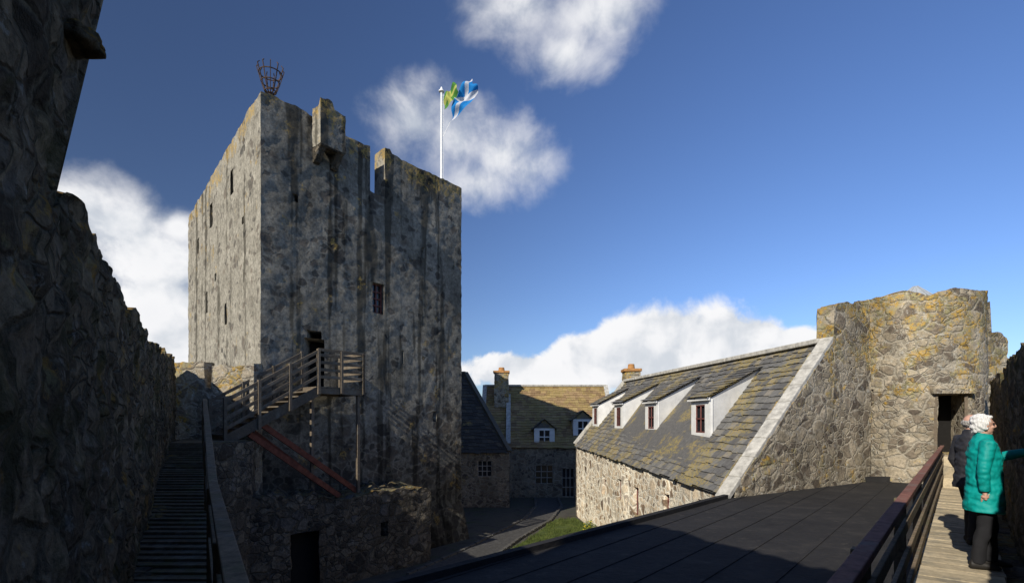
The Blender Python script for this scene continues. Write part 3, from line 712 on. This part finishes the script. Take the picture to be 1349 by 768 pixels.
mb=MB(); mb.beam((-.25,35.0,-1.5),(-.25,38.2,1.9),.3,.25); mb.obj('cross_skew',[M['cope']],h1)
def gdormer(x,y,z,w,h,parent,dep=2.6):
    mb=MB(); z1=z+h; zr=z1+w*.42
    for a,b2,c,d in((x-w/2,x-w*.27,z,z1),(x+w*.27,x+w/2,z,z1),(x-w*.27,x+w*.27,z,z+.1),(x-w*.27,x+w*.27,z1-.15,z1)):
        mb.hexa([(a,y,c),(b2,y,c),(b2,y+.1,c),(a,y+.1,c),(a,y,d),(b2,y,d),(b2,y+.1,d),(a,y+.1,d)])
    mb.quad([(x-w/2,y,z1),(x+w/2,y,z1),(x,y,zr)],2)
    mb.quad([(x-w/2,y,z),(x-w/2,y+dep,z),(x-w/2,y+dep,z1),(x-w/2,y,z1)]); mb.quad([(x+w/2,y,z),(x+w/2,y+dep,z),(x+w/2,y+dep,z1),(x+w/2,y,z1)])
    mb.quad([(x-w*.27,y+.08,z),(x+w*.27,y+.08,z),(x+w*.27,y+.08,z1),(x-w*.27,y+.08,z1)],1)
    for i in range(3): mb.beam((x-w*.27+w*.27*i,y+.05,z),(x-w*.27+w*.27*i,y+.05,z1),.06,.05)
    mb.beam((x-w*.27,y+.045,z+h*.5),(x+w*.27,y+.045,z+h*.5),.05,.07)
    mb.obj('dormer',[M['white'],M['glass'],M['slate']],parent)
    for sg in(-1,1):
        slate_roof('dormer_roof',(x+sg*(w/2+.15),y-.12,z1-.08),(x+sg*(w/2+.15),y+dep,z1-.08),(x,y-.12,zr+.05),(x,y+dep,zr+.05),M['slate'],parent,.25,.3)
gdormer(2.15,35.2,-1.6,1.35,1.15,h1); gdormer(4.75,35.6,-1.1,1.3,1.25,h1)
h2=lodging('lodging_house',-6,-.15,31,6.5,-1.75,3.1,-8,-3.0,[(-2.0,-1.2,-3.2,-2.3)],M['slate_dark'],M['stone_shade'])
slate_roof('hip_roof',(-.15,30.9,-1.8),(-.15,37.5,-1.8),(-3.0,34.2,3.1),(-3.0,34.3,3.1),M['slate_dark'],h2)
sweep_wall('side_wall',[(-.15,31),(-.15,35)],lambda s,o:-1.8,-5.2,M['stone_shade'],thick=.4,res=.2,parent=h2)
sweep_wall('curtain_wall',[(-12,44),(16,44)],lambda s,o:.2,-6,M['stone_dark'],thick=1,res=.5)

# ------------------------------------------------------------------ round tower
rt=empty('round_tower'); TC=Vector((11.58,15.25)); r=1.55; NP=72
ang0=-math.pi/2-math.radians(7.4)
cp=[TC+Vector((math.cos(ang0+2*math.pi*(i+.5)/NP),math.sin(ang0+2*math.pi*(i+.5)/NP)))*r for i in range(NP)]
seglen=(cp[1]-cp[0]).length; CP=seglen*NP
dw=.34
def rtop(s,o):
    a=(math.atan2(o.y-TC.y,o.x-TC.x))
    return 3.45+.03*math.sin(a*7)+(.0 if a<-.5 or a>.6 else -.25)
sh=NP//2; cp=cp[sh:]+cp[:sh]; dc=CP/2-seglen/2
hh=[(dc-dw,dc+dw,-.84,.70,.9),(dc-1.9,dc-1.80,.4,.9,.3),(dc-2.4,dc-2.2,-.1,.25,.3)]
sweep_wall('wall',cp,rtop,-6,M['stone_round'],closed=True,thick=.45,res=.10,zin=2.6,holes=hh,amp=.03,stone=.34,jag=.08,parent=rt)
mb=MB(); mb.cyl((TC.x,TC.y,2.5),(TC.x,TC.y,2.9),1.2,1.2,40); mb.obj('cap_floor',[M['slate_dark']],rt)
mb=MB(); mb.cyl((TC.x,TC.y,2.9),(TC.x,TC.y,3.46),.5,.5,12,0); mb.cyl((TC.x,TC.y,3.46),(TC.x,TC.y,3.86),.52,.06,12,0)
for i in range(12):
    a=2*math.pi*i/12; mb.beam((TC.x+math.cos(a)*.52,TC.y+math.sin(a)*.52,3.47),(TC.x+math.cos(a)*.06,TC.y+math.sin(a)*.06,3.87),.02,.02,0)
mb.obj('rooflight',[M['lead']],rt)
dcx=Vector((math.cos(ang0),math.sin(ang0))); dt=Vector((-dcx.y,dcx.x)); base=TC+dcx*(r+.02)
mb=MB()
def dq(a,z,n): p=base+dt*a+dcx*n; return V(p.x,p.y,z)
mb.beam(dq(-.36,-.84,-.1),dq(-.36,.72,-.1),.07,.12); mb.beam(dq(.36,-.84,-.1),dq(.36,.72,-.1),.07,.12)
mb.obj('door_frame',[M['wood']],rt)
mb=MB(); mb.beam(dq(-.5,.78,-.03),dq(.5,.78,-.03),.2,.14); mb.obj('door_lintel',[M['stone_round']],rt,bevel=.02)
sweep_wall('stone_parapet',[(12.55,14.45),(13.75,14.75)],lambda s,o:3.25 if s<.62 else 2.4,-6,M['stone_round'],thick=.6,res=.1,amp=.04,jag=.10,brk=(.61,.64))

# ------------------------------------------------------------------ shrub
lv=simple('leaf_green',(.09,.13,.03),.7,.5,9,0); lb=MB()
for i in range(900):
    th=random.uniform(0,6.28); ph=random.uniform(0,1.5); rr=.32*(random.random()**.4)*(1+.5*noise.noise(Vector((math.cos(th)*2,math.sin(th)*2,ph))))
    p=V(3.42+math.cos(th)*rr*math.cos(ph),23.4+math.sin(th)*rr*math.cos(ph)*1.4,-4.95+math.sin(ph)*rr*1.6)
    a=Vector((random.uniform(-1,1),random.uniform(-1,1),random.uniform(-1,1))).normalized()*.04; b2=a.orthogonal().normalized()*.02
    lb.quad([p-a,p+b2,p+a,p-b2],1 if random.random()<.2 else 0)
for i in range(9): a=i*.7; lb.cyl((3.42,23.4,-5),(3.42+.2*math.cos(a),23.4+.25*math.sin(a),-4.6),.012,.005,5,0)
lb.obj('small_shrub',[lv,simple('yellow_flower',(.5,.4,.03),.6,.2)])

# ------------------------------------------------------------------ people
def tube(bm,pts,rad,n=16,ell=1.0):
    pts=[Vector(p) for p in pts]; rings=[]
    ref=None
    for i,p in enumerate(pts):
        d=(pts[min(i+1,len(pts)-1)]-pts[max(i-1,0)]).normalized()
        if ref is None: ref=d.orthogonal().normalized() if abs(d.x)>.9 else (Vector((1,0,0))-d*d.x).normalized()
        x=(ref-d*ref.dot(d)).normalized(); y=d.cross(x); ref=x
        r=rad[i]; rx,ry=(r if isinstance(r,tuple) else (r,r*ell))
        rings.append([bm.verts.new(p+x*rx*math.cos(2*math.pi*j/n)+y*ry*math.sin(2*math.pi*j/n)) for j in range(n)])
    for a,b in zip(rings,rings[1:]):
        for j in range(n): bm.faces.new((a[j],a[(j+1)%n],b[(j+1)%n],b[j]))
    bm.faces.new(rings[0][::-1]); bm.faces.new(rings[-1])
def ell(bm,c,r,rot=None):
    res=bmesh.ops.create_icosphere(bm,subdivisions=3,radius=1)
    for v in res['verts']:
        q=Vector((v.co.x*r[0],v.co.y*r[1],v.co.z*r[2]))
        if rot: q=rot@q
        v.co=Vector(c)+q
def remeshed(name,bm,vox,mat,parent,smooth=3,fn=None):
    me=bpy.data.meshes.new('tmp'); bmesh.ops.recalc_face_normals(bm,faces=bm.faces); bm.to_mesh(me); bm.free()
    o=bpy.data.objects.new('tmp',me); COL.objects.link(o)
    md=o.modifiers.new('r','REMESH'); md.mode='VOXEL'; md.voxel_size=vox
    md=o.modifiers.new('s','SMOOTH'); md.factor=.5; md.iterations=smooth
    dg=bpy.context.evaluated_depsgraph_get(); dg.update()
    m2=bpy.data.meshes.new_from_object(o.evaluated_get(dg)); bpy.data.objects.remove(o)
    m2.name=name
    if fn:
        for v in m2.vertices: v.co=fn(v.co)
    m2.polygons.foreach_set('use_smooth',[True]*len(m2.polygons))
    m2.materials.clear(); return mkobj(name,m2,parent,[mat])
skin=simple('skin',(.52,.30,.22),.55,.08,30,.1)
def hand(bm,w,d,down,side,curl=.5,s=1.0):
    w=Vector(w); d=Vector(d).normalized(); pn=Vector(down).normalized(); pn=(pn-d*pn.dot(d)).normalized(); sd=d.cross(pn)*side
    tube(bm,[w-d*.03,w,w+d*.035*s,w+d*.085*s],[.024*s,.024*s,(.036*s,.02*s),(.038*s,.018*s)],14)
    ell(bm,w+d*.055*s,(.038*s,.038*s,.026*s))
    for k,(o,l) in enumerate(((.030,.070),(.010,.078),(-.011,.072),(-.030,.056))):
        b=w+d*.085*s+sd*o*s; pts=[b-d*.02*s];dd=d.copy()
        p=b.copy(); pts.append(p.copy())
        for j,fr in enumerate((.45,.32,.23)):
            dd=(dd+pn*curl*(.35+.15*k*.5)).normalized(); p=p+dd*l*fr*s; pts.append(p.copy())
        tube(bm,pts,[.0095*s,.0095*s,.009*s,.008*s,.006*s],8)
    b=w+d*.025*s+sd*.028*s; p=b; t1=b+(d*.6+sd*.8+pn*.2).normalized()*.035*s; t2=t1+(d*.95+sd*.3+pn*.3).normalized()*.032*s
    tube(bm,[b,t1,t2],[.013*s,.011*s,.008*s],8)
def person(name,loc,yaw,H,jc,tc_,hair,hairmode,armR,armL,hem=.66,headturn=0):
    root=empty(name); s=H/1.68
    jm=simple(name+'_jacket',jc,.6,.18,9,.5,.012); tm=simple(name+'_trousers',tc_,.85,.2,15,.3); hm=simple(name+'_hair',hair,.8,.25,60,.8,.01,(1,1,.3)); sm=simple(name+'_shoe',(.02,.018,.016),.6,.2)
    bm=bmesh.new()
    tube(bm,[(0,0,.70),(0,0,.82),(0,0,.95)],[(.155,.12),(.165,.125),(.15,.115)],20)
    for sx,fy in((-1,.10),(1,-.06)):
        tube(bm,[(sx*.085,0,.86),(sx*.09,.01+fy*.2,.68),(sx*.095,.02+fy*.6,.47),(sx*.10,fy*.9-.01,.28),(sx*.10,fy-.02,.06)],[(.09,.1),(.085,.092),(.068,.072),(.062,.068),(.06,.066)],18)
    remeshed('trousers',bm,.012,tm,root,4,lambda c:c+Vector((0,.012*noise.noise(c*11),0)))
    for sx,fy in((-1,.10),(1,-.06)):
        bm=bmesh.new(); tube(bm,[(sx*.105,fy-.09,.045),(sx*.105,fy-.02,.05),(sx*.11,fy+.07,.04),(sx*.112,fy+.15,.025),(sx*.113,fy+.175,.02)],[(.036,.04),(.043,.05),(.045,.036),(.04,.024),(.02,.014)],16); ell(bm,(sx*.105,fy-.035,.08),(.042,.05,.05))
        remeshed('shoe',bm,.008,sm,root,2)
    bm=bmesh.new()
    tube(bm,[(0,-.005,hem),(0,0,hem+.14),(0,0,1.0),(0,.0,1.14),(0,-.005,1.27),(0,-.015,1.36),(0,-.015,1.42),(0,-.005,1.475)],
         [(.215,.18),(.208,.172),(.182,.155),(.184,.152),(.188,.145),(.165,.115),(.10,.085),(.07,.075)],28)
    for sx,arm in((1,armR),(-1,armL)):
        e,w=arm; sh_=(sx*.165,-.012,1.365)
        mid=Vector(sh_).lerp(Vector(e),.5); m2=Vector(e).lerp(Vector(w),.5)
        tube(bm,[(sx*.11,-.01,1.36),sh_,mid,e,m2,w],[.065,.073,.066,.058,.054,.046],18)
    def wr(c):
        k=.012*noise.noise(Vector((c.x*7,c.y*7,c.z*14)))+.010*noise.noise(Vector((c.x*10+c.z*12,c.y*10,c.z*20)))+.006*noise.noise(c*30)
        d=Vector((c.x,c.y,0)); d=d.normalized() if d.length>.01 else d; return c+d*k
    remeshed('jacket',bm,.011,jm,root,2,wr)
    mb=MB(); 
    pts=[(0,.182,hem+.02),(0,.168,.85),(0,.156,1.05),(0,.153,1.2),(0,.138,1.3),(0,.095,1.4)]
    for a,b2 in zip(pts,pts[1:]): mb.beam(a,b2,.012,.012)
    mb.obj('zip',[sm],root)
    for sx,arm in((1,armR),(-1,armL)):
        e,w=map(Vector,arm); d=(w-e).normalized(); bm=bmesh.new()
        pn=Vector((-sx,0,0)) if d.z<-.6 else Vector((0,0,-1)); 
        fw=Vector((0,1,0)) if d.z<-.6 else Vector((-sx,0,0)); side=1 if d.cross(pn).dot(fw)>0 else -1
        hand(bm,w+d*.01,d,pn,side,.45,.95); remeshed('hand',bm,.0035,skin,root,2)
    hz=1.565; R=Matrix.Rotation(headturn,3,'Z')
    bm=bmesh.new()
    ell(bm,(0,-.012,hz+.025),(.072,.09,.088)); ell(bm,(0,.022,hz-.035),(.056,.062,.075)); ell(bm,(0,.05,hz-.088),(.03,.026,.022))
    tube(bm,[(0,.075,hz+.025),(0,.098,hz-.008),(0,.104,hz-.022)],[.011,.015,.012],10)
    ell(bm,(0,.086,hz-.024),(.019,.014,.010)); ell(bm,(0,.072,hz-.052),(.024,.014,.008)); ell(bm,(0,.070,hz-.064),(.021,.014,.008))
    ell(bm,(0,.07,hz+.032),(.045,.014,.009))
    for sx in(-1,1):
        ell(bm,(sx*.074,-.008,hz-.005),(.010,.02,.031)); ell(bm,(sx*.038,.058,hz-.02),(.02,.018,.02))
    tube(bm,[(0,-.02,1.42),(0,-.015,hz-.05)],[.055,.05],16)
    remeshed('head',bm,.005,skin,root,3,lambda c:R@c)
    mb=MB()
    for sx in(-1,1):
        c=R@Vector((sx*.031,.074,hz+.005))
        bm=bmesh.new(); ell(bm,c,(.013,.011,.008)); me=bpy.data.meshes.new('eye'); bm.to_mesh(me); bm.free(); mkobj('eye',me,root,[M['glass']])
        a=R@Vector((sx*.016,.089,hz+.027));b2=R@Vector((sx*.046,.076,hz+.028)); mb.beam(a,b2,.006,.005)
    a=R@Vector((-.02,.084,hz-.058));b2=R@Vector((.02,.084,hz-.058)); mb.beam(a,b2,.003,.004)
    mb.obj('brows_and_mouth',[M['redframe']],root)
    bm=bmesh.new()
    if hairmode=='bob':
        ell(bm,(0,-.035,hz+.045),(.089,.092,.083)); ell(bm,(0,-.05,hz-.015),(.080,.070,.080)); ell(bm,(0,.028,hz+.085),(.055,.04,.028))
        ell(bm,(.066,-.025,hz+.0),(.022,.045,.058)); ell(bm,(-.066,-.025,hz+.0),(.022,.045,.058)); tube(bm,[(0,-.07,hz-.02),(0,-.065,hz-.08)],[.06,.045],14)
    else:
        ell(bm,(0,-.045,hz+.005),(.080,.065,.06)); ell(bm,(.066,-.02,hz+.01),(.015,.03,.035)); ell(bm,(-.066,-.02,hz+.01),(.015,.03,.035))
    def hf(c):
        d=(c-Vector((0,-.02,hz))).normalized(); return R@(c+d*(.012*noise.noise(c*30)+.008*noise.noise(Vector((c.x*90,c.y*90,c.z*30)))))
    remeshed('hair',bm,.005,hm,root,1,hf)
    root.scale=(s,s,s); root.location=loc; root.rotation_euler=(0,0,yaw)
    return root
fx,fy=.86,-.42; yaw=math.atan2(-fx,fy)
person('woman_in_teal_jacket',(5.17,5.82,-1.597),yaw,1.67,(.0,.28,.25),(.012,.012,.014),(.70,.69,.67),'bob',
   ((.235,-.07,1.08),(.20,-.05,.86)),((-.24,.18,1.20),(-.18,.40,1.27)),hem=.62,headturn=.15)
person('man_in_dark_jacket',(6.04,6.98,-1.597),yaw+.5,1.69,(.03,.03,.035),(.02,.02,.022),(.35,.33,.31),'bald',
   ((.24,-.03,1.09),(.22,.08,.86)),((-.24,-.03,1.09),(-.22,.08,.86)),hem=.72)

# ------------------------------------------------------------------ camera
cam=bpy.data.cameras.new('camera'); co=bpy.data.objects.new('camera',cam); COL.objects.link(co)
cam.sensor_width=36; cam.lens=700/1349*36; cam.shift_y=171/1349; cam.clip_start=.05; cam.clip_end=9000
co.location=(0,0,0); co.rotation_euler=(math.pi/2,0,0); S.camera=co

# ------------------------------------------------------------------ light
el=math.radians(32); s=Vector((-.575*math.cos(el),-.818*math.cos(el),math.sin(el))).normalized()
ld=bpy.data.lights.new('sun','SUN'); ld.energy=5.0; ld.angle=math.radians(.5); ld.color=(1,.94,.84)
lo=bpy.data.objects.new('sun',ld); COL.objects.link(lo); lo.rotation_euler=s.to_track_quat('Z','Y').to_euler(); lo.location=(-20,-20,30)
w=bpy.data.worlds.new('World'); S.world=w; w.use_nodes=True; t=NT(w.node_tree); t.N.clear()
try: w.cycles.sampling_method='MANUAL'; w.cycles.sample_map_resolution=256
except Exception as ex_: print(ex_)
sky=t.n('ShaderNodeTexSky',sky_type='NISHITA'); sky.sun_disc=False; sky.sun_elevation=el; sky.sun_rotation=math.atan2(s.x,s.y); sky.air_density=1.0; sky.dust_density=.3; sky.ozone_density=2.5
d=t.n('ShaderNodeTexCoord').outputs['Generated']; d=t.vm('NORMALIZE',d)
sx=t.n('ShaderNodeSeparateXYZ'); t.set(sx.inputs[0],d)
side=t.ss(sx.outputs[0],-.75,.7,0,1); side=t.mix(side,(.52,.56,.70),(1.0,1.18,1.60))
skyc=t.mix(1,sky.outputs[0],side,'MULTIPLY')
def wdir(px,py): return Vector(((px-674.5)/700,1,(555-py)/700)).normalized()
blobs=[(690,0,80,42),(770,15,90,46),(750,70,55,36),
 (545,165,60,42),(600,185,72,48),(660,205,75,48),(700,225,48,40),(630,240,60,34),
 (105,270,55,45),(150,300,75,55),(190,340,75,65),(200,410,75,65),(235,300,30,24),(240,440,60,60),
 (890,445,85,42),(960,455,90,36),(1035,460,55,26),(800,472,95,30),(710,490,100,24),(880,480,170,36)]
fld=None
for px,py,rx,ry in blobs:
    c=wdir(px,py); k=1/Vector(((px-674.5)/700,1,(555-py)/700)).length
    dx=t.vm('MULTIPLY',t.vm('SUBTRACT',d,tuple(c)),(700/(rx*k*1.2),700/(rx*k*1.2),700/(ry*k*1.2)))
    q=t.math('SUBTRACT',1,t.vm('LENGTH',dx))
    fld=q if fld is None else t.math('SMOOTH_MAX',fld,q,.3)
wn=t.noise(d,5,2,.5,1); wn=t.vm('MULTIPLY',t.vm('SUBTRACT',wn,(.5,.5,.5)),(.08,.08,.08)); dd=t.vm('ADD',d,wn)
n1=t.noise(dd,8,6,.58); n2=t.noise(t.vm('ADD',dd,(-.02,0,.03)),8,4,.5)
den=t.math('ADD',fld,t.math('MULTIPLY',t.math('SUBTRACT',n1,.5),2.0))
soft=t.ss(sx.outputs[2],.12,.40,.2,1.25)
al=t.ss(den,-.05,soft)
sh=t.ss(t.math('SUBTRACT',n1,n2),-.16,.08)
sh=t.math('MULTIPLY',sh,t.ss(den,.4,1.5,1,.8))
cc=t.mix(sh,(.66,.70,.76),(.95,.95,.965))
b1=t.n('ShaderNodeBackground'); t.set(b1.inputs[0],skyc); b1.inputs[1].default_value=.095
b2=t.n('ShaderNodeBackground'); t.set(b2.inputs[0],cc); b2.inputs[1].default_value=1.0
mx=t.n('ShaderNodeMixShader'); t.L.new(al,mx.inputs[0]); t.L.new(b1.outputs[0],mx.inputs[1]); t.L.new(b2.outputs[0],mx.inputs[2])
out=t.n('ShaderNodeOutputWorld'); t.L.new(mx.outputs[0],out.inputs[0])
S.view_settings.view_transform='Standard'; S.view_settings.look='None'; S.view_settings.exposure=0
print('verts',sum(len(m.vertices) for m in bpy.data.meshes))
